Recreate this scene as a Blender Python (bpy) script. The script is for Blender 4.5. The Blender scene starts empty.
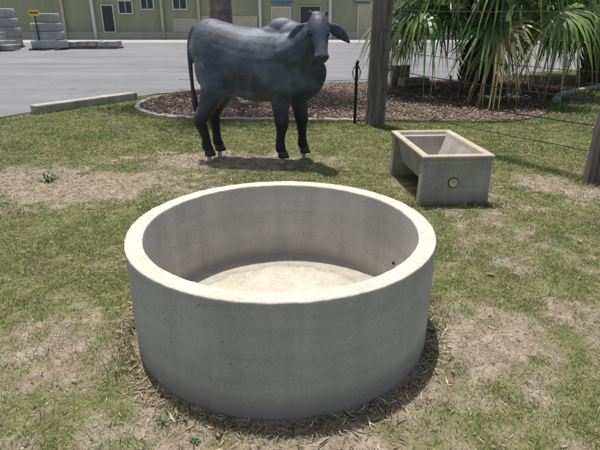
import bpy, bmesh, math, random
import numpy as np
from mathutils import Vector, Matrix, noise as mnoise
random.seed(4); RS=np.random.RandomState(7)
scn=bpy.context.scene
PI=math.pi
# ------------------------------------------------------------------ helpers
def link(ob,parent=None):
    scn.collection.objects.link(ob)
    if parent is not None: ob.parent=parent
    return ob
def empty(name,loc=(0,0,0),rotz=0):
    e=bpy.data.objects.new(name,None); e.empty_display_size=.2
    e.location=loc; e.rotation_euler=(0,0,rotz); return link(e)
def mesh_ob(name,verts,faces,mat=None,parent=None,smooth=False,loc=None,rotz=None):
    me=bpy.data.meshes.new(name); me.from_pydata([tuple(v) for v in verts],[],faces); me.update()
    if mat: me.materials.append(mat)
    if smooth:
        me.polygons.foreach_set('use_smooth',[True]*len(me.polygons))
    ob=bpy.data.objects.new(name,me)
    if loc: ob.location=loc
    if rotz is not None: ob.rotation_euler=(0,0,rotz)
    return link(ob,parent)
def box(name,c,s,mat,parent=None,bevel=0.0,rotz=None,seg=2):
    x,y,z=[k/2 for k in s]
    v=[(-x,-y,-z),(x,-y,-z),(x,y,-z),(-x,y,-z),(-x,-y,z),(x,-y,z),(x,y,z),(-x,y,z)]
    f=[(0,3,2,1),(4,5,6,7),(0,1,5,4),(1,2,6,5),(2,3,7,6),(3,0,4,7)]
    ob=mesh_ob(name,v,f,mat,parent,loc=c,rotz=rotz)
    if bevel>0:
        m=ob.modifiers.new('bevel','BEVEL'); m.width=bevel; m.segments=seg
    return ob
def lathe(name,prof,seg,mat,parent=None,loc=None,wob=0,smooth=True,cap_end=True):
    verts=[];faces=[];n=len(prof)
    for i in range(seg):
        a=2*PI*i/seg
        for j,(r,z) in enumerate(prof):
            w=zz=0
            if wob:
                w=wob*mnoise.noise((math.cos(a)*2.3,math.sin(a)*2.3,z*1.5))
                if z>.5:
                    zz=.0028*mnoise.noise((math.cos(a)*16,math.sin(a)*16,r*14)); w+=.0016*mnoise.noise((math.cos(a)*30,math.sin(a)*30,z*20))
            verts.append(((r+w)*math.cos(a),(r+w)*math.sin(a),z+zz))
    for i in range(seg):
        k=(i+1)%seg
        for j in range(n-1):
            faces.append((i*n+j,k*n+j,k*n+j+1,i*n+j+1))
    if cap_end: faces.append(tuple(i*n+n-1 for i in range(seg)))
    return mesh_ob(name,verts,faces,mat,parent,smooth,loc)
def catmull(pts,n):
    P=[np.array(p,float) for p in pts]; P=[2*P[0]-P[1]]+P+[2*P[-1]-P[-2]]
    out=[]
    for i in range(1,len(P)-2):
        for k in range(n):
            t=k/n
            out.append(.5*((2*P[i])+(-P[i-1]+P[i+1])*t+(2*P[i-1]-5*P[i]+4*P[i+1]-P[i+2])*t*t+(-P[i-1]+3*P[i]-3*P[i+1]+P[i+2])*t**3))
    out.append(P[-2]); return out
def tube(pts,segs=10,n=6,flat=None):
    q=catmull(pts,n) if n>1 else [np.array(p,float) for p in pts]
    c=[p[:3] for p in q]; r=[max(p[3],.0015) for p in q]
    T=[]
    for i in range(len(c)):
        a=c[max(i-1,0)]; b=c[min(i+1,len(c)-1)]; t=b-a; T.append(t/(np.linalg.norm(t)+1e-9))
    rings=[]
    for k in (0.15,.6):
        rings.append((c[0]-T[0]*r[0]*math.cos(k*PI/2)*.9,T[0],r[0]*math.sin(k*PI/2)))
    for i in range(len(c)): rings.append((c[i],T[i],r[i]))
    for k in (.6,.15):
        rings.append((c[-1]+T[-1]*r[-1]*math.cos(k*PI/2)*.9,T[-1],r[-1]*math.sin(k*PI/2)))
    V=[];F=[]
    ref=np.array([0.,1.,0.]) if abs(T[0][1])<.9 else np.array([1.,0,0])
    for (p,t,rr) in rings:
        u=ref-t*np.dot(ref,t); u/=np.linalg.norm(u)+1e-9; w=np.cross(t,u); ref=u
        for s in range(segs):
            a=2*PI*s/segs; V.append(p+u*rr*math.cos(a)+w*rr*math.sin(a))
    m=len(rings)
    for i in range(m-1):
        for s in range(segs):
            s2=(s+1)%segs
            F.append((i*segs+s,i*segs+s2,(i+1)*segs+s2,(i+1)*segs+s))
    F.append(tuple(range(segs))[::-1]); F.append(tuple((m-1)*segs+s for s in range(segs)))
    return V,F
def ellip(c,r,R=None,nu=20,nv=14):
    V=[];F=[]
    R=R or Matrix.Identity(3)
    V.append(Vector(c)+R@Vector((0,0,r[2])))
    for j in range(1,nv):
        th=PI*j/nv
        for i in range(nu):
            a=2*PI*i/nu
            V.append(Vector(c)+R@Vector((r[0]*math.sin(th)*math.cos(a),r[1]*math.sin(th)*math.sin(a),r[2]*math.cos(th))))
    V.append(Vector(c)+R@Vector((0,0,-r[2])))
    for i in range(nu): F.append((0,1+i,1+(i+1)%nu))
    for j in range(nv-2):
        for i in range(nu):
            a=1+j*nu+i;b=1+j*nu+(i+1)%nu; F.append((a,a+nu,b+nu,b))
    L=len(V)-1
    for i in range(nu): F.append((L,1+(nv-2)*nu+(i+1)%nu,1+(nv-2)*nu+i))
    return V,F
class Acc:
    def __init__(s): s.V=[];s.F=[]
    def add(s,vf):
        o=len(s.V); s.V+= [tuple(v) for v in vf[0]]; s.F+=[tuple(i+o for i in f) for f in vf[1]]
        return s
_H=RS.rand(256,256)
def vn(x,y):
    xi=np.floor(x).astype(int);yi=np.floor(y).astype(int);fx=x-xi;fy=y-yi
    fx=fx*fx*(3-2*fx);fy=fy*fy*(3-2*fy)
    a=_H[xi%256,yi%256];b=_H[(xi+1)%256,yi%256];c=_H[xi%256,(yi+1)%256];d=_H[(xi+1)%256,(yi+1)%256]
    return (a*(1-fx)+b*fx)*(1-fy)+(c*(1-fx)+d*fx)*fy
def fbm(x,y,o=4):
    s=0;a=.5;t=0
    for i in range(o):
        s=s+a*vn(x*2**i+17.3*i,y*2**i+5.1*i);t+=a;a*=.55
    return s/t
def sst(e0,e1,x):
    t=np.clip((x-e0)/(e1-e0),0,1); return t*t*(3-2*t)
TC=(-0.10,2.50); TR=.81
def ell(x,y,cx,cy,rx,ry):
    return 1-np.sqrt(((x-cx)/rx)**2+((y-cy)/ry)**2)
def dirtmask(x,y):
    n=fbm(x*2.1,y*2.1,5); n2=fbm(x*9+40,y*9+11,4)
    d=np.zeros_like(x)-.46
    for (cx,cy,rx,ry,k) in [(-2.5,5.15,1.8,.70,1.15),(-.9,6.1,1.5,.5,1.2),(1.85,2.35,.4,.6,.35),(1.6,4.6,.7,.75,.75),
                          (-.12,2.4,1.10,1.08,1.1),(.9,2.35,.5,.5,.55),(-.2,1.45,1.2,.4,.5),(2.9,5.0,.6,.5,.6),(-1.15,2.3,.4,.4,.4),
                          (2.0,3.3,.6,.4,.15),(-3.6,4.2,.7,.5,.4)]:
        d=np.maximum(d,k*ell(x,y,cx,cy,rx,ry))
    return sst(-.14,.52,d+ (n-.5)*1.15+(n2-.5)*1.3)
def gz(x,y):
    near=np.exp(-((x/14)**2+((y-5)/14)**2))
    dt=np.sqrt((x-TC[0])**2+(y-TC[1])**2)
    return near*((fbm(x*.9,y*.9,3)-.5)*.035+(fbm(x*7,y*7,2)-.5)*.014)*sst(.6,1.2,dt)-.004
# ------------------------------------------------------------------ materials
def newmat(name):
    m=bpy.data.materials.new(name); m.use_nodes=True; nt=m.node_tree
    b=nt.nodes['Principled BSDF']; return m,nt,b
def N(nt,t,**k):
    n=nt.nodes.new(t)
    for a,v in k.items(): setattr(n,a,v)
    return n
def noise_n(nt,co,scale,detail=4,rough=.6):
    n=N(nt,'ShaderNodeTexNoise'); n.inputs['Scale'].default_value=scale; n.inputs['Detail'].default_value=detail
    n.inputs['Roughness'].default_value=rough; nt.links.new(co,n.inputs['Vector']); return n.outputs['Fac']
def ramp(nt,fac,stops):
    r=N(nt,'ShaderNodeValToRGB'); e=r.color_ramp.elements
    while len(e)<len(stops): e.new(.5)
    for i,(p,c) in enumerate(stops):
        e[i].position=p; e[i].color=(c[0],c[1],c[2],1) if hasattr(c,'__len__') else (c,c,c,1)
    nt.links.new(fac,r.inputs['Fac']); return r.outputs['Color']
def mix(nt,a,b,f,mode='MIX'):
    m=N(nt,'ShaderNodeMix',data_type='RGBA',blend_type=mode)
    for sock,v in ((m.inputs[6],a),(m.inputs[7],b)):
        if hasattr(v,'links'): nt.links.new(v,sock)
        else: sock.default_value=(v[0],v[1],v[2],1)
    if hasattr(f,'links'): nt.links.new(f,m.inputs[0])
    else: m.inputs[0].default_value=f
    return m.outputs[2]
def bump(nt,b,h,strength,dist=.01,prev=None):
    n=N(nt,'ShaderNodeBump'); n.inputs['Strength'].default_value=strength; n.inputs['Distance'].default_value=dist
    nt.links.new(h,n.inputs['Height'])
    if prev is not None: nt.links.new(prev,n.inputs['Normal'])
    if b is not None: nt.links.new(n.outputs[0],b.inputs['Normal'])
    return n.outputs[0]
def coord(nt,scale=(1,1,1),kind='Object'):
    t=N(nt,'ShaderNodeTexCoord'); mp=N(nt,'ShaderNodeMapping'); mp.inputs['Scale'].default_value=scale
    nt.links.new(t.outputs[kind],mp.inputs['Vector']); return mp.outputs[0]
def simple(name,col,rough=.7,var=.25,scale=6,metal=0,bmp=.15):
    m,nt,b=newmat(name); co=coord(nt)
    f=noise_n(nt,co,scale,5)
    c0=[k*(1-var) for k in col]; c1=[min(1,k*(1+var)) for k in col]
    nt.links.new(ramp(nt,f,[(.3,c0),(.7,c1)]),b.inputs['Base Color'])
    b.inputs['Roughness'].default_value=rough; b.inputs['Metallic'].default_value=metal
    if bmp: bump(nt,b,noise_n(nt,co,scale*12,3),bmp,.003)
    return m
def concrete(name,c_dark,c_mid,c_light,sc=1.0,rimz=None,edge=None,edgef=.35,grain=1.0):
    m,nt,b=newmat(name); co=coord(nt)
    f1=noise_n(nt,co,2.1*sc,7,.66)
    col=ramp(nt,f1,[(.28,c_dark),(.5,c_mid),(.72,c_light)])
    cs=coord(nt,(9,9,.7)); f2=noise_n(nt,cs,1.3*sc,4)
    col=mix(nt,col,ramp(nt,f2,[(.35,.80),(.62,1.0)]),.5,'MULTIPLY')
    ch=coord(nt,(.7,.7,11)); f5=noise_n(nt,ch,1.2*sc,3)
    col=mix(nt,col,ramp(nt,f5,[(.35,.86),(.6,1.03)]),.6,'MULTIPLY')
    f3=noise_n(nt,co,60*sc,5,.75)
    col=mix(nt,col,ramp(nt,f3,[(.3,.70),(.5,.98),(.7,1.13)]),.6*grain,'MULTIPLY')
    f4=noise_n(nt,co,260*sc,2,.7)
    col=mix(nt,col,ramp(nt,f4,[(.3,.72),(.7,1.18)]),.4*grain,'MULTIPLY')
    v=N(nt,'ShaderNodeTexVoronoi'); v.inputs['Scale'].default_value=23*sc; nt.links.new(co,v.inputs['Vector'])
    pit=ramp(nt,v.outputs['Distance'],[(.07,0.0),(.13,1.0)])
    sel=ramp(nt,noise_n(nt,co,5.3,2),[(.50,1.0),(.58,0.0)])
    pit2=mix(nt,pit,(1,1,1),sel)
    col=mix(nt,col,pit2,.5,'MULTIPLY')
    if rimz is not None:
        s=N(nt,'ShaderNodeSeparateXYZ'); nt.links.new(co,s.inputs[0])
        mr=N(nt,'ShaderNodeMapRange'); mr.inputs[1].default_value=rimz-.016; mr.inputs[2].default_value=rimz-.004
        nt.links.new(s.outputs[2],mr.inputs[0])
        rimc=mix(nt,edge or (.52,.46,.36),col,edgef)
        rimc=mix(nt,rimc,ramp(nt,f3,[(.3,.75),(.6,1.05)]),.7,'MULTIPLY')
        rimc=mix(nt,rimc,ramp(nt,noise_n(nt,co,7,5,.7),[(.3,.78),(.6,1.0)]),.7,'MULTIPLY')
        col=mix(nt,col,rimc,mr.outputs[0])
        mr2=N(nt,'ShaderNodeMapRange'); mr2.inputs[1].default_value=.12; mr2.inputs[2].default_value=0.0
        ad=N(nt,'ShaderNodeMath',operation='ADD'); nt.links.new(s.outputs[2],ad.inputs[0])
        ms=N(nt,'ShaderNodeMath',operation='MULTIPLY'); ms.inputs[1].default_value=-.13; nt.links.new(f1,ms.inputs[0]); nt.links.new(ms.outputs[0],ad.inputs[1])
        nt.links.new(ad.outputs[0],mr2.inputs[0])
        col=mix(nt,col,(.26,.21,.15),ramp(nt,mr2.outputs[0],[(.3,0.0),(1,.5)]))
    nt.links.new(col,b.inputs['Base Color']); b.inputs['Roughness'].default_value=.92
    b.inputs['Specular IOR Level'].default_value=.2
    n0=bump(nt,None,f1,.3,.02); n1=bump(nt,None,f3,.35,.003,n0); n2=bump(nt,b,pit2,.4,.004,n1)
    return m
def attr_foliage(name,rough=.6,trans=.25):
    m,nt,b=newmat(name)
    a=N(nt,'ShaderNodeAttribute',attribute_name='Col')
    nt.links.new(a.outputs['Color'],b.inputs['Base Color']); b.inputs['Roughness'].default_value=rough
    b.inputs['Specular IOR Level'].default_value=.3
    if trans>0:
        t=N(nt,'ShaderNodeBsdfTranslucent'); nt.links.new(a.outputs['Color'],t.inputs[0])
        mx=N(nt,'ShaderNodeMixShader'); mx.inputs[0].default_value=trans
        out=nt.nodes['Material Output']
        nt.links.new(b.outputs[0],mx.inputs[1]); nt.links.new(t.outputs[0],mx.inputs[2]); nt.links.new(mx.outputs[0],out.inputs[0])
    return m
def fast_mesh(name,co,faces_flat,sizes,col,mat,parent=None):
    me=bpy.data.meshes.new(name); nv=len(co)
    me.vertices.add(nv); me.vertices.foreach_set('co',co.astype(np.float32).ravel())
    me.loops.add(len(faces_flat)); me.loops.foreach_set('vertex_index',faces_flat.astype(np.int32))
    me.polygons.add(len(sizes)); st=np.concatenate([[0],np.cumsum(sizes)[:-1]]).astype(np.int32)
    me.polygons.foreach_set('loop_start',st)
    me.update(calc_edges=True); me.validate()
    if col is not None:
        at=me.color_attributes.new('Col','FLOAT_COLOR','POINT')
        c4=np.ones((nv,4),np.float32); c4[:,:3]=col; at.data.foreach_set('color',c4.ravel())
    me.materials.append(mat)
    return link(bpy.data.objects.new(name,me),parent)
# ------------------------------------------------------------------ camera, sun, sky
cam=bpy.data.cameras.new('camera'); cam.lens=30; cam.sensor_width=36; cam.clip_end=2000; cam.clip_start=.05
co=bpy.data.objects.new('camera',cam); co.location=(0,0,1.6); co.rotation_euler=(math.radians(68),0,0); link(co); scn.camera=co
EL=math.radians(79); AZ=math.radians(-25)
S=Vector((math.cos(EL)*math.sin(AZ),math.cos(EL)*math.cos(AZ),math.sin(EL)))
sl=bpy.data.lights.new('sun','SUN'); sl.energy=5.0; sl.angle=math.radians(.55); sl.color=(1,.97,.92)
so=bpy.data.objects.new('sun',sl); so.rotation_euler=(-S).to_track_quat('-Z','Y').to_euler(); so.location=(0,0,20); link(so)
w=bpy.data.worlds.new('World'); scn.world=w; w.use_nodes=True; nt=w.node_tree
bg=nt.nodes['Background']; sky=nt.nodes.new('ShaderNodeTexSky'); sky.sky_type='NISHITA'; sky.sun_disc=False
sky.sun_elevation=EL; sky.sun_rotation=AZ%(2*PI); sky.dust_density=3.5; sky.air_density=1.0
nt.links.new(sky.outputs[0],bg.inputs[0]); bg.inputs[1].default_value=.15
scn.view_settings.view_transform='Standard'; scn.view_settings.look='None'; scn.view_settings.exposure=0
# ------------------------------------------------------------------ ground
def axis(lo,hi,step,far):
    a=list(np.arange(lo,hi+1e-6,step)); s=step
    up=[];v=a[-1]
    while v<far: s*=1.35; v+=s; up.append(v)
    s=step;dn=[];v=a[0]
    while v>-far: s*=1.35; v-=s; dn.append(v)
    return np.array(dn[::-1]+a+up)
xs=axis(-6,6.5,.04,900); ys=axis(.8,11,.04,900)
GX,GY=np.meshgrid(xs,ys); nx,ny=len(xs),len(ys)
gco=np.stack([GX,GY,gz(GX,GY)],-1).reshape(-1,3)
idx=np.arange(nx*ny).reshape(ny,nx)
q=np.stack([idx[:-1,:-1],idx[:-1,1:],idx[1:,1:],idx[1:,:-1]],-1).reshape(-1,4)
m,nt,b=newmat('grass_soil'); c=coord(nt)
a=N(nt,'ShaderNodeAttribute',attribute_name='Col')
sep=N(nt,'ShaderNodeSeparateColor'); nt.links.new(a.outputs['Color'],sep.inputs[0])
soil=ramp(nt,noise_n(nt,c,9,8,.72),[(.25,(.15,.11,.075)),(.45,(.28,.225,.16)),(.62,(.385,.325,.25)),(.8,(.48,.42,.33))])
soil=mix(nt,soil,ramp(nt,noise_n(nt,c,90,3,.8),[(.3,.55),(.6,1.0),(.75,1.25)]),.9,'MULTIPLY')
sod=ramp(nt,noise_n(nt,c,14,8,.75),[(.25,(.06,.065,.025)),(.45,(.13,.14,.055)),(.6,(.20,.195,.095)),(.78,(.30,.265,.16))])
sod=mix(nt,sod,ramp(nt,noise_n(nt,c,120,3,.8),[(.3,.5),(.7,1.3)]),.9,'MULTIPLY')
nt.links.new(mix(nt,sod,soil,sep.outputs[0]),b.inputs['Base Color']); b.inputs['Roughness'].default_value=.95
b.inputs['Specular IOR Level'].default_value=.1
n1=bump(nt,None,noise_n(nt,c,22,5,.7),.6,.03); bump(nt,b,noise_n(nt,c,110,3,.7),.6,.01,n1)
dm=dirtmask(gco[:,0],gco[:,1]); 
ground=fast_mesh('ground',gco,q.ravel(),np.full(len(q),4),np.stack([dm,dm,dm],-1),m)
ground.data.polygons.foreach_set('use_smooth',[True]*len(ground.data.polygons))
def sheet(name,pts,z,mat,sub=0):
    bm=bmesh.new(); vs=[bm.verts.new((p[0],p[1],z)) for p in pts]; bm.faces.new(vs)
    bmesh.ops.triangulate(bm,faces=bm.faces[:]); bmesh.ops.recalc_face_normals(bm,faces=bm.faces[:])
    me=bpy.data.meshes.new(name); bm.to_mesh(me); bm.free()
    if len(me.polygons) and me.polygons[0].normal.z<0: me.flip_normals()
    me.materials.append(mat); return link(bpy.data.objects.new(name,me))
m,nt,b=newmat('asphalt'); c=coord(nt)
col=ramp(nt,noise_n(nt,c,.35,6,.65),[(.3,(.14,.14,.142)),(.55,(.175,.173,.172)),(.75,(.21,.206,.20))])
col=mix(nt,col,ramp(nt,noise_n(nt,c,55,3,.8),[(.3,.7),(.7,1.25)]),.8,'MULTIPLY')
cw=N(nt,'ShaderNodeTexVoronoi',feature='DISTANCE_TO_EDGE'); cw.inputs['Scale'].default_value=.16
nn=N(nt,'ShaderNodeTexNoise'); nn.inputs['Scale'].default_value=.8; nn.inputs['Detail'].default_value=5; nt.links.new(c,nn.inputs['Vector'])
va=N(nt,'ShaderNodeVectorMath',operation='MULTIPLY_ADD'); nt.links.new(nn.outputs['Color'],va.inputs[0]); va.inputs[1].default_value=(2.5,2.5,0); nt.links.new(c,va.inputs[2])
nt.links.new(va.outputs[0],cw.inputs['Vector'])
col=mix(nt,col,ramp(nt,cw.outputs['Distance'],[(.0,.6),(.006,1.0)]),.7,'MULTIPLY')
tl=noise_n(nt,coord(nt,(.05,.9,1)),1.0,4,.6); col=mix(nt,col,ramp(nt,tl,[(.35,.8),(.6,1.08)]),.7,'MULTIPLY')
col=mix(nt,col,ramp(nt,noise_n(nt,c,1.3,3,.5),[(.27,.6),(.36,1.0)]),.6,'MULTIPLY')
nt.links.new(col,b.inputs['Base Color']); b.inputs['Roughness'].default_value=.9
bump(nt,b,noise_n(nt,c,80,3,.7),.5,.008)
asphalt=m
edge=[(-60,-40),(-14,-6),(-7.4,5.8),(-5.75,8.6),(-4.9,10.2),(-4.0,11.7),(-3.3,12.5),(-1.5,13.8),(1.5,14.9),(5,15.8),(8,17.6),(14,19),(70,24)]
edge=[tuple(p) for p in catmull(edge,5)]
edge=[(x+.05*math.sin(i*2.1),y+.05*math.cos(i*1.7)) for i,(x,y) in enumerate(edge)]
sheet('asphalt_road',edge+[(70,49),(-110,49),(-110,-40)],.012,asphalt)
apron_m=concrete('apron_concrete',(.30,.29,.26),(.38,.36,.32),(.44,.42,.37),.3)
sheet('concrete_apron',[(-110,46.5),(70,46.5),(70,62),(-110,62)],.018,apron_m)
bedp=[(-3.35,10.9),(-3.1,10.0),(-2.45,9.25),(-1.0,8.95),(1.0,8.85),(2.6,8.7),(3.8,8.8),(4.7,9.6),(5.2,10.8),(6.1,12.2),(7.2,13.2),(8.6,14.2),(8.6,16.5),(7.6,17.2),(5,15.7),(1.5,14.8),(-1.5,13.7),(-2.9,12.5),(-3.35,10.9)]
bedc=[tuple(p) for p in catmull(bedp,4)][:-1]
m,nt,b=newmat('mulch'); c=coord(nt)
col=ramp(nt,noise_n(nt,c,16,8,.8),[(.3,(.045,.03,.022)),(.5,(.12,.085,.06)),(.7,(.24,.18,.135))])
nt.links.new(col,b.inputs['Base Color']); b.inputs['Roughness'].default_value=.95
bump(nt,b,noise_n(nt,c,30,5,.8),.9,.04)
sheet('mulch_bed',bedc,.024,m)
def inpoly(x,y,poly):
    r=np.zeros(len(x),bool); n=len(poly); j=n-1
    for i in range(n):
        xi,yi=poly[i];xj,yj=poly[j]
        c=((yi>y)!=(yj>y))&(x<(xj-xi)*(y-yi)/(yj-yi+1e-12)+xi); r^=c; j=i
    return r
roadpoly=edge+[(70,49),(-110,49),(-110,-40)]
# ------------------------------------------------------------------ blades
def blades(name,x,y,h,wd,col,mat,lean=.6,tiltflat=0):
    n=len(x); a=RS.rand(n)*2*PI; ux,uy=np.cos(a),np.sin(a)
    la=RS.rand(n)*2*PI; L=lean*(0.3+RS.rand(n))*h; lx,ly=np.cos(la)*L,np.sin(la)*L
    z=gz(x,y)
    P=np.zeros((n,5,3))
    P[:,0]=np.stack([x-ux*wd/2,y-uy*wd/2,z-.003],-1); P[:,1]=np.stack([x+ux*wd/2,y+uy*wd/2,z-.003],-1)
    mx,my,mz=x+lx*.35,y+ly*.35,z+h*.6
    P[:,2]=np.stack([mx+ux*wd*.42,my+uy*wd*.42,mz],-1); P[:,3]=np.stack([mx-ux*wd*.42,my-uy*wd*.42,mz],-1)
    P[:,4]=np.stack([x+lx,y+ly,z+h*(1-.25*RS.rand(n))],-1)
    base=(np.arange(n)*5)[:,None]
    F=np.concatenate([base+np.array([0,1,2,3]),base+np.array([3,2,4])],1).ravel()
    sz=np.tile([4,3],n)
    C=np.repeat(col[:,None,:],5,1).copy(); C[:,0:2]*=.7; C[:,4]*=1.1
    return fast_mesh(name,P.reshape(-1,3),F,sz,C.reshape(-1,3),mat)
def flat_bits(name,x,y,L,wd,col,mat,zb=.006,zr=.012,tilt=.25,base=None):
    n=len(x);a=RS.rand(n)*2*PI;dx,dy=np.cos(a)*L/2,np.sin(a)*L/2;px,py=-np.sin(a)*wd/2,np.cos(a)*wd/2
    z=(gz(x,y) if base is None else base)+zb+RS.rand(n)*zr; t=(RS.rand(n)-.5)*tilt*L; bnd=(RS.rand(n)-.2)*.2*L
    sk=RS.uniform(-.12,.12,n)*L; k1x,k1y=-np.sin(a)*sk,np.cos(a)*sk
    P=np.zeros((n,4,3))
    P[:,0]=np.stack([x-dx,y-dy,z-t],-1);P[:,1]=np.stack([x+px+k1x,y+py+k1y,z+bnd*.5],-1);P[:,2]=np.stack([x+dx,y+dy,z+t],-1);P[:,3]=np.stack([x-px+k1x,y-py+k1y,z+bnd*.5+wd*.15],-1)
    P[:,:,2]=np.maximum(P[:,:,2],z[:,None]-zb*.8)
    b4=(np.arange(n)*4)[:,None]
    F=np.concatenate([b4+np.array([0,1,2]),b4+np.array([0,2,3])],1).ravel()
    return fast_mesh(name,P.reshape(-1,3),F,np.full(2*n,3),np.repeat(col,4,0),mat)
grass_m=attr_foliage('grass_blade',.55,.3); straw_m=attr_foliage('straw',.8,0)
def sample(n,y0,y1,xm=1.0):
    y=RS.uniform(y0,y1,n); hw=.62*(y*.927+.6)*1.0+.55*xm; x=RS.uniform(-1,1,n)*(.62*(y1*.927+.6)+.55*xm)
    k=np.abs(x)<hw; return x[k],y[k]
def ok(x,y):
    t=np.sqrt((x-TC[0])**2+(y-TC[1])**2)>TR+.004
    return t&~inpoly(x,y,bedc)&~inpoly(x,y,roadpoly)
def grasscol(x,y):
    n=len(x); g=np.array([.11,.19,.045]);yg=np.array([.24,.285,.095]);st=np.array([.46,.385,.235])
    dry=np.clip(fbm(x*1.1+60,y*1.1+9,4)*1.7-.42+(RS.rand(n)-.5)*.9,0,1)[:,None]
    c=g*(1-dry)+yg*dry
    dm=dirtmask(x,y); s=(RS.rand(n)<.12+.38*sst(.47,.68,fbm(x*2.3+5,y*2.3,5))+.3*dm)[:,None]
    c=np.where(s,st*(.6+.6*RS.rand(n))[:,None],c)
    return c*(.65+.65*RS.rand(n))[:,None]
X=[];Y=[];H=[];W=[]
for (y0,y1,dens,h,wd) in [(1.1,2.6,16000,.021,.0026),(2.6,4.2,11000,.023,.0034),(4.2,6.2,6700,.026,.0046),(6.2,9.2,3600,.029,.007),(9.2,12.2,1500,.033,.011)]:
    hwm=.62*(y1*.927+.6)+.55; n=int(dens*2*hwm*(y1-y0)); x,y=sample(n,y0,y1)
    p=1-.88*dirtmask(x,y); clump=sst(.28,.6,fbm(x*9,y*9,3)); p*=.24+.9*clump
    p*=.5+.5*sst(.33,.56,fbm(x*2.7+31,y*2.7+7,5))
    k=(RS.rand(len(x))<p)&ok(x,y); x,y=x[k],y[k]
    X.append(x);Y.append(y);hh=h*(.5+.9*RS.rand(len(x)))*(.45+1.1*fbm(x*3.5,y*3.5,4)); H.append(hh); W.append(wd*(.7+.6*RS.rand(len(x))))
X=np.concatenate(X);Y=np.concatenate(Y);H=np.concatenate(H);W=np.concatenate(W)
print('blades',len(X))
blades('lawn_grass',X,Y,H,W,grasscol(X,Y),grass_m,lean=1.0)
def ring(cx,cy,r,n,sp):
    a=RS.rand(n)*2*PI; rr=r+np.abs(RS.randn(n))*sp; return cx+np.cos(a)*rr,cy+np.sin(a)*rr
tx,ty=ring(TC[0],TC[1],TR+.02,2600,.09); k=ok(tx,ty)&(fbm(tx*4+3,ty*4,2)>.55); tx,ty=tx[k],ty[k]
a1,b1=ring(3.15,5.17,.12,500,.08); tx=np.concatenate([tx,a1]);ty=np.concatenate([ty,b1])
a1=RS.uniform(.8,1.9,900);b1=4.42+RS.randn(900)*.04; tx=np.concatenate([tx,a1]);ty=np.concatenate([ty,b1])
t=RS.rand(7500)**1.0; fx=1.23+1.92*t+RS.randn(7500)*.05; fy=8.47-3.3*t+RS.randn(7500)*.05; kk=ok(fx,fy)
tx=np.concatenate([tx,fx[kk]]);ty=np.concatenate([ty,fy[kk]])
npts=5000
e_=np.array([tuple(p) for p in catmull([(-3.5,11.0),(-3.42,10.2),(-3.0,9.5),(-2.4,9.1),(-1.2,8.87),(.2,8.79),(1.0,8.76),(2.6,8.65),(3.8,8.72)],20)])
ii=RS.randint(0,len(e_),npts); fx=e_[ii,0]+RS.randn(npts)*.05; fy=e_[ii,1]-.02-np.abs(RS.randn(npts))*.05
tx=np.concatenate([tx,fx]);ty=np.concatenate([ty,fy])
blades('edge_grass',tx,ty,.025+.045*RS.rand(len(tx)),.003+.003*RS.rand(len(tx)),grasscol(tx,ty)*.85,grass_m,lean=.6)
x=RS.uniform(4,16,60000);y=RS.uniform(8.6,19,60000); k=ok(x,y); x,y=x[k],y[k]
blades('far_lawn_grass',x,y,.04+.03*RS.rand(len(x)),.012+.01*RS.rand(len(x)),grasscol(x,y)*1.05,grass_m,lean=.9)
X=[];Y=[];L=[];W=[]
for (y0,y1,dens,l,wd) in [(1.1,2.6,7000,.026,.0016),(2.6,4.2,4200,.032,.0024),(4.2,7.0,2300,.042,.004),(7,9,800,.055,.006)]:
    hwm=.62*(y1*.927+.6)+.55; n=int(dens*2*hwm*(y1-y0)); x,y=sample(n,y0,y1)
    p=.28+.5*dirtmask(x,y)*(.3+.9*fbm(x*5,y*5,3)); k=(RS.rand(len(x))<p)&ok(x,y); x,y=x[k],y[k]
    X.append(x);Y.append(y);L.append(l*(.3+1.6*RS.rand(len(x))**2.4));W.append(wd*(.6+.8*RS.rand(len(x))))
a1,b1=ring(TC[0],TC[1],TR+.015,6500,.06); k=ok(a1,b1); a1,b1=a1[k],b1[k]
X.append(a1);Y.append(b1);L.append(.012+.07*RS.rand(len(a1))**2.3);W.append(.001+.001*RS.rand(len(a1)))
X=np.concatenate(X);Y=np.concatenate(Y);L=np.concatenate(L);W=np.concatenate(W)
cc=np.array([.45,.385,.275])*(.35+.8*RS.rand(len(X)))[:,None]*np.stack([np.ones(len(X)),1-.12*RS.rand(len(X)),1-.3*RS.rand(len(X))],-1)
flat_bits('dry_grass_clippings',X,Y,L,W,cc,straw_m,.004,.012,.3)
n=9000; x,y=sample(n,1.2,6.5); k=ok(x,y)&(RS.rand(len(x))<.15+.85*dirtmask(x,y)); x,y=x[k],y[k]
cl=np.array([[.30,.25,.19],[.20,.15,.11],[.42,.38,.32],[.14,.10,.075]])[RS.randint(0,4,len(x))]*(.7+.5*RS.rand(len(x)))[:,None]
n=len(x); r=(.0025+.007*RS.rand(n)**3)
oct_=np.array([(1,0,0),(0,1,0),(-1,0,0),(0,-1,0),(0,0,.8)]); jit=1+.35*RS.randn(n,5,1)
P=np.stack([x,y,gz(x,y)+.001],-1)[:,None,:]+oct_[None]*r[:,None,None]*jit
b5=(np.arange(n)*5)[:,None]; F=np.concatenate([b5+np.array(t) for t in ((0,1,4),(1,2,4),(2,3,4),(3,0,4))],1).ravel()
fast_mesh('soil_crumbs',P.reshape(-1,3),F,np.full(4*n,3),np.repeat(cl,5,0),straw_m)
n=260; x,y=sample(n,1.5,8.8); k=ok(x,y); x,y=x[k],y[k]
cl=np.array([[.26,.17,.10],[.20,.13,.08],[.40,.32,.21],[.14,.09,.05]])[RS.randint(0,4,len(x))]*(.7+.5*RS.rand(len(x)))[:,None]
flat_bits('fallen_leaves',x,y,.025+.035*RS.rand(len(x)),.008+.012*RS.rand(len(x)),cl,straw_m,.012,.012,.5)
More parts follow.
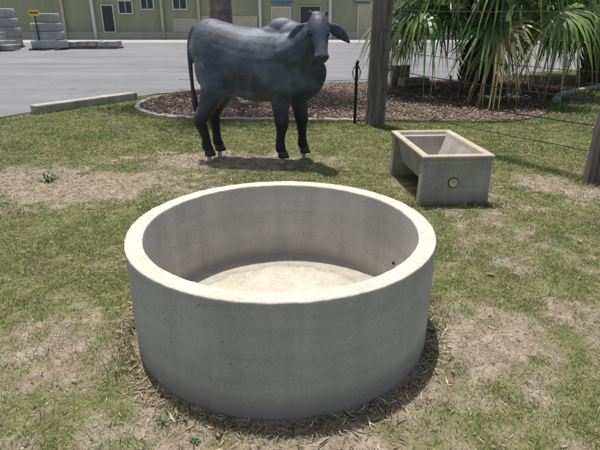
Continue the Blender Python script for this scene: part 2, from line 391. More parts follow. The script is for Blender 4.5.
def dryleaf(name,x,y,l,a):
    z=float(gz(np.array([x]),np.array([y]))[0])+.012; V=[];F=[]
    d=(math.cos(a),math.sin(a));p=(-d[1],d[0])
    for i in range(7):
        t=i/6; w_=l*.22*math.sin(PI*min(t*1.02,1))**.8+.001; c_=.25*l*(t-.5)**2+.02*l; bx=.25*l*(t-.5)**2
        for s in (-1,0,1): V.append((x+d[0]*l*(t-.5)+p[0]*(w_*s+bx),y+d[1]*l*(t-.5)+p[1]*(w_*s+bx),z+c_+abs(s)*.5*w_))
    for i in range(6):
        for s in (0,1): F.append((3*i+s,3*i+s+1,3*i+4+s,3*i+3+s))
    return mesh_ob(name,V,F,dl_m,None,True)
dl_m=simple('curled_leaf',(.21,.14,.09),.7,.4,30)
for (x,y,l,a) in [(-3.3,4.05,.16,.6),(-3.05,3.95,.11,2.2),(-1.95,4.35,.09,.2),(1.3,3.05,.06,2.5),(2.2,3.6,.07,1.4)]: dryleaf('dry_leaf',x,y,l,a)
n=70000; x=RS.uniform(-3.5,9,n);y=RS.uniform(8.6,17.3,n); k=inpoly(x,y,bedc); x,y=x[k],y[k]
cl=np.array([[.16,.10,.07],[.09,.06,.045],[.30,.22,.155],[.20,.13,.09],[.37,.29,.22]])[RS.randint(0,5,len(x))]*(.5+.8*RS.rand(len(x)))[:,None]
flat_bits('leaf_litter',x,y,.03+.07*RS.rand(len(x)),.012+.025*RS.rand(len(x)),cl,straw_m,.004,.04,.5,base=.024)
def weed(name,x,y,n,r,seed):
    rs=np.random.RandomState(seed);V=[];F=[];
    z0=float(gz(np.array([x]),np.array([y]))[0])
    for i in range(n):
        a=rs.rand()*6.28;l=r*(.4+.9*rs.rand());w_=l*(.07+.06*rs.rand());up=.5+1.3*rs.rand()
        d=np.array([math.cos(a),math.sin(a)]);p=np.array([-d[1],d[0]]); ox,oy=rs.randn(2)*r*.2
        o=len(V)
        for (t,ww,zz) in [(0,.3,0),(.35,1,up*.4),(.75,.8,up*.62),(1,.05,up*.6)]:
            for s in (-1,1): V.append((x+ox+d[0]*l*t+p[0]*w_*ww*s,y+oy+d[1]*l*t+p[1]*w_*ww*s,z0+zz*l))
        F+=[(o+2*k,o+2*k+1,o+2*k+3,o+2*k+2) for k in range(3)]
    return mesh_ob(name,V,F,weed_m)
weed_m=simple('weed_leaf',(.10,.15,.055),.6,.4,30,0,.0)
for i,(x,y,r) in enumerate([(-.60,1.68,.03),(-.44,1.58,.028),(-2.75,5.25,.12)]):
    weed('lawn_weed',x,y,22,r,i)
# ------------------------------------------------------------------ round concrete trough
tank=empty('round_concrete_trough',(TC[0],TC[1],0))
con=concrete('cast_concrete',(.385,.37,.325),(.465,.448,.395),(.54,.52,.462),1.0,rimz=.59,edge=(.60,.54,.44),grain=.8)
Ri=TR-.088; h=.59
prof=[(TR-.006,-.03),(TR-.004,.0),(TR-.002,.02),(TR,.2),(TR,.4),(TR,h-.03),(TR,h-.008),(TR-.001,h-.004),(TR-.004,h-.001),(TR-.009,h),(TR-.03,h+.001),(TR-.05,h),(Ri+.02,h),(Ri+.008,h-.0005),(Ri+.003,h-.002),(Ri+.0005,h-.006),(Ri,h-.012),(Ri-.001,h-.05),(Ri-.004,.4),(Ri-.008,.2),(Ri-.012,.09),(Ri-.014,.078),(Ri-.02,.068),(Ri-.032,.062),(Ri-.06,.060),(.4,.058),(.12,.055)]
lathe('shell',prof,320,con,tank,wob=.004)
m,nt,b=newmat('trough_floor'); c=coord(nt)
col=ramp(nt,noise_n(nt,c,3.5,7,.7),[(.3,(.33,.30,.24)),(.5,(.46,.42,.345)),(.7,(.55,.51,.43))])
col=mix(nt,col,ramp(nt,noise_n(nt,c,70,4,.75),[(.3,.7),(.6,1.05)]),.8,'MULTIPLY')
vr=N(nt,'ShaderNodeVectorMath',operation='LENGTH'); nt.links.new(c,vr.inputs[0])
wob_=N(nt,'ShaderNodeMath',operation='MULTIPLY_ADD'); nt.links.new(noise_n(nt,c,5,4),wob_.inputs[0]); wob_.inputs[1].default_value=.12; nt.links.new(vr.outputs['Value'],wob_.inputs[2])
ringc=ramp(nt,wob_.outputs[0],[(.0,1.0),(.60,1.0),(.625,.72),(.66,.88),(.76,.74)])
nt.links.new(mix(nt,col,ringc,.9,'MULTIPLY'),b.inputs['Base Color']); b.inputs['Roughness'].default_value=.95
bump(nt,b,noise_n(nt,c,40,5,.7),.5,.006)
lathe('silt_floor',[(Ri-.036,.064),(.5,.0635),(.3,.063),(.1,.063)],96,m,tank)
dk=simple('dark_hole',(.015,.014,.012),.9,.2,10)
a=math.radians(20); px,py=(Ri-.012)*math.cos(a),(Ri-.012)*math.sin(a)
V,F=tube([(px+.03*math.cos(a),py+.03*math.sin(a),.24,.010),(px+.003*math.cos(a),py+.003*math.sin(a),.24,.010)],16,1)
mesh_ob('overflow_hole',V,F,dk,tank,True)
# ------------------------------------------------------------------ rectangular trough
TX,TY,ROT=1.395,5.0,math.radians(4.5)
tr=empty('rectangular_concrete_trough',(TX,TY,0),ROT)
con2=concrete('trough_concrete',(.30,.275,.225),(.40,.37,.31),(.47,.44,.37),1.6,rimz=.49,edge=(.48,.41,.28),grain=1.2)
def frame(pr):
    return [[(sx*hx,sy*hy,z) for sx,sy in ((-1,-1),(1,-1),(1,1),(-1,1))] for hx,hy,z in pr]
loops=frame([(.22,.50,.17),(.29,.545,.44),(.325,.575,.445),(.332,.585,.455),(.335,.588,.48),(.328,.58,.49),(.275,.53,.49),(.265,.52,.482),(.252,.505,.44),(.17,.43,.235),(.15,.41,.225)])
V=[v for l in loops for v in l];F=[(3,2,1,0)]
for i in range(len(loops)-1):
    for s in range(4): F.append((i*4+s,i*4+(s+1)%4,(i+1)*4+(s+1)%4,(i+1)*4+s))
k=(len(loops)-1)*4; F.append((k,k+1,k+2,k+3))
ob=mesh_ob('basin',V,F,con2,tr)
for nm,y0,y1 in (('near_end_leg',-.578,-.47),('rear_end_leg',.47,.578)):
    V=[(-.335,y0,-.03),(.335,y0,-.03),(.335,y1,-.03),(-.335,y1,-.03),(-.318,y0,.452),(.318,y0,.452),(.318,y1,.452),(-.318,y1,.452)]
    o=mesh_ob(nm,V,[(0,3,2,1),(4,5,6,7),(0,1,5,4),(1,2,6,5),(2,3,7,6),(3,0,4,7)],con2,tr)
    bv=o.modifiers.new('bevel','BEVEL'); bv.width=.012; bv.segments=3
cream=simple('pvc_cream',(.62,.55,.36),.5,.1,10)
pv=lathe('drain_pipe',[(.034,0),(.040,.002),(.040,.016),(.028,.016),(.028,.010),(.0,.010)],24,cream,tr,cap_end=False)
pv.rotation_euler=(PI/2,0,0); pv.location=(-.03,-.574,.235)
pv2=lathe('drain_rim',[(.048,0),(.048,.006),(.041,.009),(.041,0)],24,dk,tr,cap_end=False); pv2.rotation_euler=(PI/2,0,0); pv2.location=(-.03,-.576,.235)
# ------------------------------------------------------------------ brahman statue
cow=empty('brahman_bull_statue',(0,6.15,0),0)
A=Acc()
sec=[(-1.29,1.31,.07,.06),(-1.24,1.32,.20,.15),(-1.16,1.32,.30,.23),(-1.0,1.285,.365,.275),(-.8,1.20,.40,.295),(-.58,1.145,.42,.31),(-.36,1.135,.415,.295),(-.18,1.145,.41,.26),(-.02,1.14,.365,.215),(.09,1.11,.275,.155),(.16,1.09,.15,.085)]
q=catmull(sec,4);V=[];F=[];n=28
yaw=-.12
for (x,z,hh,hw) in q:
    for s in range(n):
        a=2*PI*s/n; cz=math.cos(a); sy=math.sin(a)
        yy=hw*sy*(1-.22*max(cz,0)**1.5); V.append((x,yy+(x+.6)*yaw,z+hh*cz))
for i in range(len(q)-1):
    for s in range(n): F.append((i*n+s,i*n+(s+1)%n,(i+1)*n+(s+1)%n,(i+1)*n+s))
F.append(tuple(range(n))[::-1]);F.append(tuple((len(q)-1)*n+s for s in range(n)))
A.add((V,F))
def yo(x): return (x+.6)*yaw
A.add(ellip((-.20,yo(-.2),1.52),(.19,.095,.14)))
A.add(ellip((-.26,yo(-.2),1.45),(.26,.11,.14)))
A.add(ellip((-.10,yo(-.12),1.44),(.22,.14,.18)))
A.add(ellip((-.25,yo(-.27)-.035,1.10),(.16,.24,.31)))
A.add(ellip((-1.02,yo(-1.0),1.29),(.23,.265,.31)))
A.add(tube([(-.16,yo(-.1),1.24,.28),(.0,yo(0)-.03,1.33,.24),(.10,-.16,1.42,.19),(.17,-.22,1.50,.14)],18,5))
hx,hy=.20,-.24
A.add(tube([(hx-.005,hy+.03,1.63,.092),(hx,hy-.02,1.58,.120),(hx+.006,hy-.075,1.50,.118),(hx+.016,hy-.13,1.41,.094),(hx+.026,hy-.18,1.33,.076),(hx+.033,hy-.22,1.26,.073)],18,5))
A.add(ellip((hx+.034,hy-.235,1.262),(.085,.058,.052)))
A.add(ellip((hx+.032,hy-.205,1.225),(.064,.052,.036)))
A.add(ellip((hx+.005,hy-.02,1.44),(.082,.09,.14)))
A.add(ellip((hx-.01,hy+.02,1.66),(.085,.065,.065)))
for s in (-1,1):
    A.add(ellip((hx+.005+s*.092,hy-.10,1.52),(.034,.04,.024)))
    A.add(ellip((hx+s*.088,hy+.01,1.70),(.022,.022,.036)))
for s in (-1,1):
    pr=[(0,.036,.030),(.2,.054,.024),(.42,.072,.020),(.62,.068,.018),(.8,.046,.016),(.94,.022,.013),(1,.008,.008)]
    ln=.31; V=[];F=[];k=14
    for (t,hz,ty_) in pr:
        cx=hx+s*(.085+ln*t*.88); cz=1.58-ln*(.28*t+.34*t*t); ang=math.radians(20+28*t)*s
        nx_,nz_=math.sin(ang),math.cos(ang)
        for j in range(k):
            a=2*PI*j/k; o=hz*math.cos(a); V.append((cx+nx_*o,hy+.0-.02*t+ty_*math.sin(a)*.8,cz+nz_*o))
    for i in range(len(pr)-1):
        for j in range(k):
            f=(i*k+j,i*k+(j+1)%k,(i+1)*k+(j+1)%k,(i+1)*k+j); F.append(f if s<0 else f[::-1])
    c0=tuple(range(k)); c1=tuple((len(pr)-1)*k+j for j in range(k))
    F.append(c0[::-1] if s<0 else c0); F.append(c1 if s<0 else c1[::-1]); A.add((V,F))
dw=[(.20,-.30,1.22,.03),(.225,-.24,1.12,.08),(.19,-.16,1.01,.11),(.11,-.12,.90,.12),(-.01,-.08,.82,.11),(-.13,-.06,.78,.06)]
Vt,Ft=tube([(x,y,z,r) for x,y,z,r in dw],14,5)
Vt=[(v[0],(v[1]-(-.14))*.42-.14,v[2]) for v in Vt]; A.add((Vt,Ft))
A.add(tube([(.16,-.25,1.32,.08),(.14,-.18,1.18,.11),(.06,-.1,1.02,.14),(-.05,-.07,.92,.15)],14,4))
def leg(pts): A.add(tube(pts,16,6))
yn=-.15; yf=.13; kx=1.30
def L_(x,y,z,r): return (x,y,z,r*(kx if z<.7 else 1.10))
leg([L_(-.20,yo(-.2)+yn+.03,1.05,.15),L_(-.22,yo(-.2)+yn-.0,.82,.125),L_(-.225,yo(-.2)+yn-.01,.64,.074),L_(-.215,yo(-.2)+yn,.49,.066),L_(-.22,yo(-.2)+yn,.42,.050),L_(-.235,yo(-.2)+yn,.29,.042),L_(-.235,yo(-.2)+yn,.20,.050),L_(-.215,yo(-.2)+yn,.155,.043)])
leg([L_(-.06,yo(0)+yf,1.02,.14),L_(-.03,yo(0)+yf,.82,.12),L_(.0,yo(0)+yf,.64,.074),L_(.02,yo(0)+yf,.49,.065),L_(.02,yo(0)+yf,.42,.050),L_(.03,yo(0)+yf,.29,.041),L_(.03,yo(0)+yf,.20,.049),L_(.055,yo(0)+yf,.155,.043)])
leg([L_(-1.05,yo(-1)-.06,1.24,.17),L_(-1.03,yo(-1)-.09,1.08,.185),L_(-1.0,yo(-1)+yn+.01,.92,.165),L_(-1.06,yo(-1)+yn,.76,.12),L_(-1.15,yo(-1)+yn,.61,.074),L_(-1.20,yo(-1)+yn,.52,.064),L_(-1.18,yo(-1)+yn,.42,.050),L_(-1.145,yo(-1)+yn,.29,.042),L_(-1.14,yo(-1)+yn,.20,.050),L_(-1.115,yo(-1)+yn,.155,.044)])
leg([L_(-1.02,yo(-1)+.06,1.22,.17),L_(-.95,yo(-1)+yf,.95,.165),L_(-.98,yo(-1)+yf,.76,.115),L_(-1.05,yo(-1)+yf,.62,.072),L_(-1.08,yo(-1)+yf,.53,.062),L_(-1.07,yo(-1)+yf,.42,.049),L_(-1.06,yo(-1)+yf,.29,.041),L_(-1.055,yo(-1)+yf,.20,.049),L_(-1.03,yo(-1)+yf,.155,.044)])
A.add(ellip((-.86,yo(-.9)-.10,.93),(.17,.12,.14)))
A.add(ellip((-.86,yo(-.9)+.10,.93),(.17,.12,.14)))
A.add(tube([(-1.2,yo(-1.2),1.54,.06),(-1.26,yo(-1.3),1.47,.045),(-1.30,yo(-1.3),1.30,.034),(-1.305,yo(-1.3),1.05,.027),(-1.30,yo(-1.3),.86,.025),(-1.29,yo(-1.3),.74,.04),(-1.28,yo(-1.3),.62,.036),(-1.27,yo(-1.3),.52,.012)],12,5))
m,nt,b=newmat('painted_hide'); c=coord(nt)
s=N(nt,'ShaderNodeSeparateXYZ'); nt.links.new(c,s.inputs[0])
hide=ramp(nt,noise_n(nt,c,3.6,5,.6),[(.32,(.036,.042,.057)),(.5,(.070,.081,.105)),(.68,(.135,.153,.188))])
hide=mix(nt,hide,ramp(nt,noise_n(nt,coord(nt,(22,22,7)),1.0,4,.6),[(.3,.75),(.7,1.22)]),.6,'MULTIPLY')
s2=noise_n(nt,coord(nt,(1.2,1.2,3.2)),1.6,3,.5)
hide=mix(nt,hide,(.16,.18,.215),ramp(nt,s2,[(.5,0.0),(.72,.5)]))
zr=N(nt,'ShaderNodeMath',operation='MULTIPLY_ADD'); nt.links.new(noise_n(nt,c,5,3),zr.inputs[0]); zr.inputs[1].default_value=.25; nt.links.new(s.outputs[2],zr.inputs[2])
leg_f=ramp(nt,zr.outputs[0],[(.60,1.0),(1.02,0.0)])
hide=mix(nt,hide,(.017,.018,.022),leg_f)
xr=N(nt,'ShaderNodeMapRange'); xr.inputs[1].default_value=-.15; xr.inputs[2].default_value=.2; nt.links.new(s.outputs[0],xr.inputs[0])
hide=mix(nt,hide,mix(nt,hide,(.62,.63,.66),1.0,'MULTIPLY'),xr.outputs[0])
nt.links.new(hide,b.inputs['Base Color']); b.inputs['Roughness'].default_value=.54; b.inputs['Specular IOR Level'].default_value=.35
n0=bump(nt,None,noise_n(nt,coord(nt,(1,1,.6)),7,3,.5),.35,.03)
bump(nt,b,noise_n(nt,coord(nt,(26,26,9)),1.6,4,.6),.28,.01,n0)
hide_m=m
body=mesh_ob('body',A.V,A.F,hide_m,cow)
rm=body.modifiers.new('remesh','REMESH'); rm.mode='VOXEL'; rm.voxel_size=.0095; rm.use_smooth_shade=True
sm=body.modifiers.new('smooth','SMOOTH'); sm.factor=.6; sm.iterations=14
eye=simple('eye_gloss',(.008,.007,.006),.1,.1,10,0,0)
horn=simple('hoof_horn',(.03,.027,.026),.5,.3,20)
for i,sx in enumerate((-1,1)):
    V,F=ellip((hx+.006+sx*.096,hy-.140,1.487),(.02,.02,.02)); mesh_ob('eye_%d'%(i+1),V,F,eye,cow,True)
    V,F=ellip((hx+.034+sx*.040,hy-.281,1.272),(.014,.012,.010)); mesh_ob('nostril_%d'%(i+1),V,F,eye,cow,True)
stake_m=simple('pale_stake',(.50,.46,.38),.7,.2,20)
for i,(x,y) in enumerate([(-.215,yo(-.2)+yn),(.05,yo(0)+yf),(-1.12,yo(-1)+yn),(-1.035,yo(-1)+yf)]):
    for k,s_ in enumerate((-1,1)):
        V=[];F=[];nn_=12
        for (z,rx,ry,ox) in [(.085,.066,.032,.018),(.10,.064,.031,.014),(.165,.048,.027,0)]:
            for j in range(nn_):
                a=2*PI*j/nn_; V.append((x+ox+rx*math.cos(a),y+s_*.032+ry*math.sin(a),z))
        for r in range(2):
            for j in range(nn_): F.append((r*nn_+j,r*nn_+(j+1)%nn_,(r+1)*nn_+(j+1)%nn_,(r+1)*nn_+j))
        F.append(tuple(range(nn_))[::-1]);F.append(tuple(2*nn_+j for j in range(nn_)))
        mesh_ob('hoof_%d_%d'%(i+1,k+1),V,F,horn,cow,True)
    box('stake_%d'%(i+1),(x,y,.035),(.05,.03,.10),stake_m,cow,.003)
# ------------------------------------------------------------------ posts + fence
m,nt,b=newmat('weathered_timber'); c=coord(nt,(14,14,1.1))
col=ramp(nt,noise_n(nt,c,1.6,7,.7),[(.3,(.055,.045,.036)),(.5,(.15,.13,.11)),(.72,(.27,.245,.21))])
nt.links.new(col,b.inputs['Base Color']); b.inputs['Roughness'].default_value=.9
bump(nt,b,noise_n(nt,c,2.2,6,.75),.9,.015)
timber=m
def post(name,x,y,r,h,lean=(0,0),seg=20,seed=0):
    V=[];F=[];L=14
    for i in range(L+1):
        t=i/L; z=-.1+(h+.1)*t
        for s in range(seg):
            a=2*PI*s/seg
            rr=r*(1-.06*t)*(1+.09*mnoise.noise((math.cos(a)*1.6+seed,math.sin(a)*1.6,z*.5))+.03*mnoise.noise((math.cos(a)*7+seed,math.sin(a)*7,z*.4)))
            V.append((rr*math.cos(a)+lean[0]*t,rr*math.sin(a)+lean[1]*t,z))
    for i in range(L):
        for s in range(seg): F.append((i*seg+s,i*seg+(s+1)%seg,(i+1)*seg+(s+1)%seg,(i+1)*seg+s))
    F.append(tuple(L*seg+s for s in range(seg)))
    return mesh_ob(name,V,F,timber,None,True,(x,y,0))
post('timber_fence_post',1.26,8.47,.17,2.35,(.03,0),24,3)
post('timber_fence_post',3.15,5.17,.10,2.1,(.03,0),20,8)
pk=empty('steel_picket',(.93,8.55,0))
V=[];F=[]
for a in (PI/2,PI*7/6,PI*11/6):
    o=len(V);d=(math.cos(a),math.sin(a));p=(-d[1]*.004,d[0]*.004)
    for z in (-.1,1.0):
        V+=[(p[0],p[1],z),(d[0]*.026+p[0],d[1]*.026+p[1],z),(d[0]*.026-p[0],d[1]*.026-p[1],z),(-p[0],-p[1],z)]
    F+=[(o,o+1,o+5,o+4),(o+1,o+2,o+6,o+5),(o+2,o+3,o+7,o+6),(o+4,o+5,o+6,o+7)]
rust=simple('dark_steel',(.035,.03,.028),.6,.3,20,.4)
mesh_ob('star_section',V,F,rust,pk)
V,F=tube([(0,0,.99,.02),(.01,0,1.02,.024)],10,1); mesh_ob('cap',V,F,rust,pk,True)
A=Acc()
for k in range(2):
    A.add(tube([(.06*math.cos(t*.9+k)*(1+.2*k),-.02+.01*t,.86+.1*math.sin(t*.9+k)-.03*k,.005) for t in range(9)],6,4))
mesh_ob('coiled_wire_end',A.V,A.F,rust,pk,True)
fence=empty('barbed_wire_fence')
wire_m=simple('old_wire',(.06,.052,.045),.6,.3,40,.5)
A=Acc();B=Acc()
P1=np.array([1.25,8.47]);P2=np.array([3.17,5.17]);dv=P2-P1
for i,(z1,z2,r) in enumerate([(.33,.33,.004),(.62,.60,.0065),(.93,.86,.0065),(1.22,1.13,.004),(1.5,1.42,.004),(1.8,1.72,.004)]):
    pts=[]
    for k in range(0,29):
        t=k/14; xy=P1+dv*t; pts.append((xy[0],xy[1],z1+(z2-z1)*min(t,1.0)-.03*math.sin(PI*(t%1.0))+.004*math.sin(k*2.3+i),r))
    A.add(tube(pts,6,1))
    for k in range(56):
        t=k/28+.01; xy=P1+dv*t; z=z1+(z2-z1)*min(t,1.0)-.03*math.sin(PI*(t%1.0))
        for q_ in range(2):
            u=np.array([random.uniform(-1,1),random.uniform(-1,1),random.uniform(-1,1)]);u/=np.linalg.norm(u);u*=.018
            B.add(tube([(xy[0]-u[0],xy[1]-u[1],z-u[2],.0022),(xy[0]+u[0],xy[1]+u[1],z+u[2],.0022)],4,1))
for i,z in enumerate((.45,.75)):
    A.add(tube([(1.2,8.47,z,.005),(.93,8.55,z-.02,.005),(-.6,8.9,z-.1,.005),(-2.2,9.4,z-.1,.004)],6,6))
mesh_ob('wires',A.V,A.F,wire_m,fence,True); mesh_ob('barbs',B.V,B.F,wire_m,fence)
A=Acc()
for k,(t,z) in enumerate([(.42,.9),(.43,.61)]):
    xy=P1+dv*t
    A.add(tube([(xy[0],xy[1],z-.05,.012),(xy[0],xy[1],z+.03,.016)],8,1))
mesh_ob('wire_strainers',A.V,A.F,wire_m,fence)
# ------------------------------------------------------------------ kerbs
def strip(name,pts,w_,h_,mat):
    q=catmull(pts,8);V=[];F=[];pr=[(-w_/2,-.05),(-w_/2,h_-.02),(-w_/2+.02,h_),(w_/2-.02,h_),(w_/2,h_-.02),(w_/2,-.05)]
    for i,p in enumerate(q):
        a=q[max(i-1,0)];b_=q[min(i+1,len(q)-1)];t=b_-a;t/=np.linalg.norm(t);nn_=np.array([-t[1],t[0]])
        for (o,z) in pr: V.append((p[0]+nn_[0]*o,p[1]+nn_[1]*o,z+.008*math.sin(i*1.9)))
    m_=len(pr)
    for i in range(len(q)-1):
        for j in range(m_-1): F.append((i*m_+j,i*m_+j+1,(i+1)*m_+j+1,(i+1)*m_+j))
    F.append(tuple(range(m_)));F.append(tuple((len(q)-1)*m_+j for j in range(m_))[::-1])
    return mesh_ob(name,V,F,mat)
kerb_m=concrete('kerb_concrete',(.26,.24,.20),(.38,.355,.30),(.47,.44,.38),2)
strip('garden_edging',[(-3.25,11.9),(-3.42,11.1),(-3.3,10.3),(-2.9,9.65),(-2.35,9.22),(-1.2,8.98),(.2,8.9),(1.0,8.86)],.10,.045,kerb_m)
strip('garden_edging',[(5.5,11.0),(6.1,12.0),(7.2,13.05),(8.7,14.1),(11,15)],.14,.09,kerb_m)
box('concrete_wheel_stop',(-4.40,10.60,.075),(2.35,.24,.17),kerb_m,None,.03,math.atan2(1.95,1.32),3)
# ------------------------------------------------------------------ tree behind the bull
tree=empty('shade_tree',(-1.55,10.2,0))
bark=simple('bark',(.21,.165,.14),.9,.4,9,0,.8)
A=Acc()
A.add(tube([(0,0,-.1,.36),(0,.05,.3,.27),(.03,.15,1.2,.235),(.0,.35,2.3,.21),(-.05,.7,3.4,.17),(.1,1.1,4.5,.1)],20,6))
limbs=[]
for i in range(9):
    a=i*2.4; z=2.6+.22*i; r=1.6+.5*random.random()
    e=(math.cos(a)*r,.6+1.0+math.sin(a)*r,z+1.6+random.random())
    A.add(tube([(0,.4+.1*i,z,.09),(e[0]*.5,.5+e[1]*.4,z+.9,.055),(e[0],e[1],e[2],.02)],10,5)); limbs.append(e)
mesh_ob('trunk_and_limbs',A.V,A.F,bark,tree,True)
leaf_m=attr_foliage('tree_leaf',.5,.3)
def leafcloud(name,cents,n,sp,size,cols,parent):
    c=np.array(cents)[RS.randint(0,len(cents),n)]; p=c+RS.randn(n,3)*sp*np.array([1,1,.6])
    u=RS.randn(n,3);u/=np.linalg.norm(u,axis=1)[:,None];v=np.cross(u,RS.randn(n,3));v/=np.linalg.norm(v,axis=1)[:,None]
    s=size*(.6+.8*RS.rand(n))[:,None]
    P=np.stack([p-u*s,p+v*s*.4,p+u*s,p-v*s*.4],1)
    col=np.array(cols)[RS.randint(0,len(cols),n)]*(.6+.8*RS.rand(n))[:,None]
    return fast_mesh(name,P.reshape(-1,3),np.arange(n*4),np.full(n,4),np.repeat(col,4,0),leaf_m,parent)
cents=[(e[0]+random.gauss(0,.5),e[1]+random.gauss(0,.5),e[2]+random.gauss(0,.35)) for e in limbs for _ in range(5)]
leafcloud('crown',cents,14000,.33,.07,[(.05,.09,.025),(.08,.13,.035),(.035,.07,.02)],tree)
# ------------------------------------------------------------------ fan palms
palm_m=attr_foliage('palm_leaf',.38,.3)
boot=simple('palm_trunk',(.075,.058,.042),.95,.5,7,0,.9)
def palm(loc,crown_z,nl,seed,R=1.0,lo=-22):
    rs=np.random.RandomState(seed); e=empty('fan_palm',loc)
    A=Acc()
    A.add(tube([(0,0,-.1,.46),(0,0,.25,.38),(0,0,crown_z*.6,.33),(0,0,crown_z,.27),(0,0,crown_z+.35,.1)],20,6))
    for i in range(150):
        z=.05+(crown_z-.05)*i/150; a=i*2.399; r=.36-.05*z/crown_z
        A.add(tube([(r*math.cos(a)*.8,r*math.sin(a)*.8,z,.055),(math.cos(a)*(r+.05),math.sin(a)*(r+.05),z+.12,.035),(math.cos(a)*(r+.12),math.sin(a)*(r+.12),z+.26,.010)],6,1))
    mesh_ob('trunk',A.V,A.F,boot,e,True)
    V=[];F=[];C=[]
    def addstrip(pl,col):
        o=len(V)
        for (l,r_) in pl: V.append(l);V.append(r_);C.append(col);C.append(col)
        for k in range(len(pl)-1): F.append((o+2*k,o+2*k+1,o+2*k+3,o+2*k+2))
    for i in range(nl):
        az=i*2.399+rs.randn()*.15; u=i/nl
        el=math.radians(lo+88*u+rs.randn()*6)
        pl=R*(1.2+.55*rs.rand())*(1-.15*u)
        d=np.array([math.cos(az)*math.cos(el),math.sin(az)*math.cos(el),math.sin(el)])
        z0=crown_z-.15+.4*u
        pts=[]
        for k in range(7):
            t=k/6; p=np.array([0,0,z0])+d*pl*t+np.array([0,0,-.30*pl*t*t]); pts.append(p)
        side=np.array([-math.sin(az),math.cos(az),0])
        roll=rs.randn()*.35
        g=np.array([.095,.165,.04]) if rs.rand()<.5 else np.array([.17,.235,.07])
        if rs.rand()<.12: g=np.array([.25,.235,.10])
        pc=np.array([.24,.28,.11])
        up=np.array([0,0,1.])
        addstrip([(p-side*.028*(1-.4*k/6),p+side*.028*(1-.4*k/6)) for k,p in enumerate(pts)],pc)
        addstrip([(p-up*.018,p+up*.018) for k,p in enumerate(pts)],pc*.7)
        tip=pts[-1]; ax=pts[-1]-pts[-2]; ax/=np.linalg.norm(ax)
        nrm=np.cross(ax,side)
        if nrm[2]<0: nrm=-nrm
        side=side*math.cos(roll)+nrm*math.sin(roll); nrm=np.cross(ax,side)
        if nrm[2]<0: nrm=-nrm
        fr=R*(.72+.3*rs.rand()); ns=42
        for s in range(ns):
            th=math.radians(-140+280*(s+.5+.3*rs.randn())/ns)
            dd=ax*math.cos(th)+side*math.sin(th)
            ww=np.cross(dd,nrm); L=fr*(1-.28*abs(th)/2.5)*(.8+.4*rs.rand())
            droop=.42+.9*rs.rand(); col=g*(.55+.9*rs.rand()); st=[]
            jx=rs.randn(3)*.05
            for (t,wd) in [(0,.006),(.2,.024),(.42,.034),(.6,.024),(.8,.012),(1,.002)]:
                fold=.35*abs(th)/2.5
                p=tip+dd*L*t*(1-.30*droop*max(0,t-.35)) + nrm*(-fold*L*t*.35+(.012 if s%2 else -.012)*min(1,t*4)*(t<.6))
                p=p+np.array([0,0,-droop*L*max(0,t-.3)**1.5*1.35])+jx*t*t*L*2
                p[2]=max(p[2],.05)
                st.append((p-ww*wd,p+ww*wd))
            addstrip(st,col)
            C[-2]=C[-1]=(np.array([.34,.27,.14]) if rs.rand()<.6 else col)
    co_=np.array(V);ff=np.array(F)
    fast_mesh('fronds',co_,ff.ravel(),np.full(len(ff),4),np.array(C),palm_m,e)
palm((4.3,12.6,0),2.50,64,3,1.42,-12)
palm((8.6,15.2,0),2.9,54,9,1.3,-14)
# ------------------------------------------------------------------ factory building
bd=empty('factory_building',(0,56,0))
m,nt,b=newmat('sage_cladding'); c=coord(nt)
wv=N(nt,'ShaderNodeTexWave',bands_direction='X'); wv.inputs['Scale'].default_value=1.6; nt.links.new(c,wv.inputs['Vector'])
col=ramp(nt,noise_n(nt,coord(nt,(1,1,.2)),.8,5),[(.3,(.27,.285,.175)),(.7,(.36,.37,.24))])
col=mix(nt,col,ramp(nt,wv.outputs['Fac'],[(.1,.78),(.5,1.0)]),.6,'MULTIPLY')
nt.links.new(col,b.inputs['Base Color']); b.inputs['Roughness'].default_value=.6
bump(nt,b,wv.outputs['Fac'],.5,.05)
sage=m
beige=simple('beige_panel',(.46,.43,.31),.8,.12,1.2)
white=simple('white_paint',(.66,.65,.60),.6,.08,3)
glass=simple('window_glass',(.05,.065,.07),.12,.2,1)
darkin=simple('dark_opening',(.05,.05,.047),.8,.3,2)
roofm=simple('roof_sheet',(.42,.42,.40),.5,.1,2,.2)
box('front_wall',(5,.2,2.9),(110,.4,5.8),sage,bd)
box('side_and_rear',(5,10.3,2.88),(109.6,19.7,5.7),sage,bd)
V=[(-51,-1.1,5.82),(61,-1.1,5.82),(61,10,8.2),(-51,10,8.2),(61,21,5.82),(-51,21,5.82)]
mesh_ob('roof',V,[(0,1,2,3),(3,2,4,5)],roofm,bd)
box('plinth',(5,-.02,.35),(109,.12,.7),beige,bd)
def opening(x0,x1,z0,z1,fm,inm,nm,mull=0):
    cx,cz=(x0+x1)/2,(z0+z1)/2
    box(nm+'_pane',(cx,-.045,cz),(x1-x0,.10,z1-z0),inm,bd)
    for sx in (x0,x1): box(nm+'_jamb',(sx,-.07,cz),(.1,.2,z1-z0+.1),fm,bd)
    for sz in (z0,z1): box(nm+'_rail',(cx,-.075,sz),(x1-x0-.1,.2,.1),fm,bd)
    for k in range(mull): box(nm+'_mullion',(x0+(x1-x0)*(k+1)/(mull+1),-.08,cz),(.06,.16,z1-z0-.1),fm,bd)
opening(-20.4,-19.2,.72,3.3,white,darkin,'door')
opening(-18.6,-17.2,2.5,3.7,white,glass,'window_1',1)
opening(-16.3,-15.0,2.9,3.9,white,glass,'window_2',1)
opening(-13.0,-11.6,2.9,3.9,white,glass,'window_3',1)
opening(-2.9,-1.0,.75,3.1,white,beige,'door_2')
opening(.0,2.1,.05,3.2,beige,darkin,'door_3')
opening(6,9.5,.05,3.6,white,beige,'roller_door')
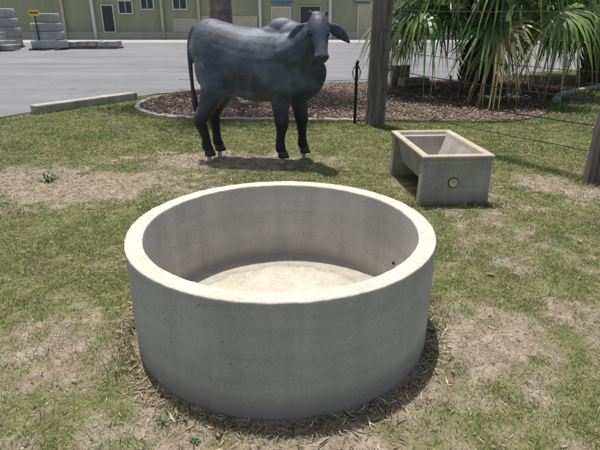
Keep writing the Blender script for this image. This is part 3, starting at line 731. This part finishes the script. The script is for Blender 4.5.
for x in (-24.4,-21.3,-14.2,-10.4,-4.1,3.1,11,18): box('column',(x,-.16,2.85),(.28,.28,5.6),white if x in(-21.3,-4.1,3.1) else beige,bd)
box('fascia_gutter',(5,-.9,5.7),(110,.25,.3),white,bd)
box('pale_panel_band',(-7.3,-.03,1.5),(5.8,.14,1.55),beige,bd)
box('pale_panel_band',(-11.9,-.03,1.4),(2.6,.14,1.35),beige,bd)
blue=simple('sign_blue',(.05,.16,.42),.5,.1,3); yel=simple('sign_yellow',(.75,.55,.05),.5,.1,3)
sg=empty('wall_sign',(-1.9,55.9,0)); box('yellow_panel',(0,-.1,4.0),(2.4,.06,.5),yel,sg); box('blue_panel',(.1,-.1,3.60),(2.0,.05,.26),blue,sg)
sg=empty('wall_sign',(6.4,55.9,0)); box('yellow_panel',(0,-.1,3.95),(1.6,.06,.5),yel,sg); box('blue_panel',(0,-.1,3.55),(1.6,.05,.25),blue,sg)
# ------------------------------------------------------------------ yard products
con3=concrete('yard_concrete',(.27,.27,.25),(.37,.365,.335),(.45,.445,.41),.5)
def rings(x,y,spec):
    rg=empty('concrete_well_rings',(x,y,0)); z=.12
    for k,(r,hh,ox) in enumerate(spec):
        lathe('ring_%d'%(k+1),[(r-.05,z+.012),(r-.01,z+.03),(r,z+.06),(r,z+hh-.07),(r-.02,z+hh-.03),(r-.06,z+hh-.01),(r-.13,z+hh-.01),(r-.14,z+.02)],48,con3,rg,(ox,0,0),smooth=True,cap_end=False); z+=hh
    for k in range(3): box('bearer_%d'%(k+1),(-.8+.8*k,0,.055),(.12,2.2,.13),timber,rg)
    return z
zt=rings(-16.0,34,[(1.08,.5,0),(.96,.5,.03),(.93,.5,-.02),(.80,.55,.02)])
sg=empty('yard_sign',(-16.15,32.95,0))
box('yellow_plate',(0,0,2.17),(.62,.03,.34),yel,sg); box('black_band',(0,-.018,2.17),(.5,.012,.07),dk,sg)
for k in (-1,1): box('bracket_%d'%(k+2),(k*.22,.12,2.05),(.03,.22,.03),rust,sg)
box('stand',(0,.05,1.0),(.05,.05,2.05),rust,sg)
rings(-20.6,37,[(1.2,.6,0),(1.2,.6,.03),(1.15,.6,.0),(1.1,.6,-.05)])
bs=empty('concrete_block_stack',(-19.6,35,0))
for r in range(3):
    for k in range(4-r):
        box('block_%d_%d'%(r+1,k+1),(-1.9+1.02*k+(.4 if r%2 else 0)-.9,.03*((k+r)%3),.28+.52*r),(.98,.9,.5),con3,bs,.03)
st=empty('precast_stairs',(-17.8,32.6,0))
for k in range(4): box('step_%d'%(k+1),(-.55*k,0,.15+.12*k+.06),(.55,1.4,.30+.24*k),con3,st,.02)
pl=empty('precast_slab_pile',(-13.9,35.5,0))
for k in range(5):
    box('slab_%d'%(k+1),(-1.0+.62*k,.05*(k%2),.30+.02*(k%3)),(.56,1.5,.32),con3,pl,.02)
box('pallet',(.2,0,.07),(3.3,1.5,.12),timber,pl)
pl=empty('precast_slab_pile',(-19.8,31.2,0))
for k in range(3): box('slab_%d'%(k+1),(.1*k,0,.12+.2*k),(3.4,1.3,.18),con3,pl,.02)
box('small_concrete_block',(3.05,13.9,.12),(.75,.4,.24),kerb_m,None,.02,.3)
box('concrete_sample_panel',(2.75,14.3,.28),(.62,.09,.5),con3,None,.01,.5)
hd=empty('distant_shrubs',(26,44,0))
leafcloud('foliage',[(random.uniform(-9,9),random.uniform(-1,1),random.uniform(.5,2.6)) for _ in range(60)],16000,.5,.12,[(.05,.08,.025),(.09,.12,.04)],hd)
A=Acc()
for k in range(8): A.add(tube([(-8+2.2*k,0,0,.1),(-8+2.2*k+.2,0,1.6,.05)],8,1))
mesh_ob('stems',A.V,A.F,bark,hd)
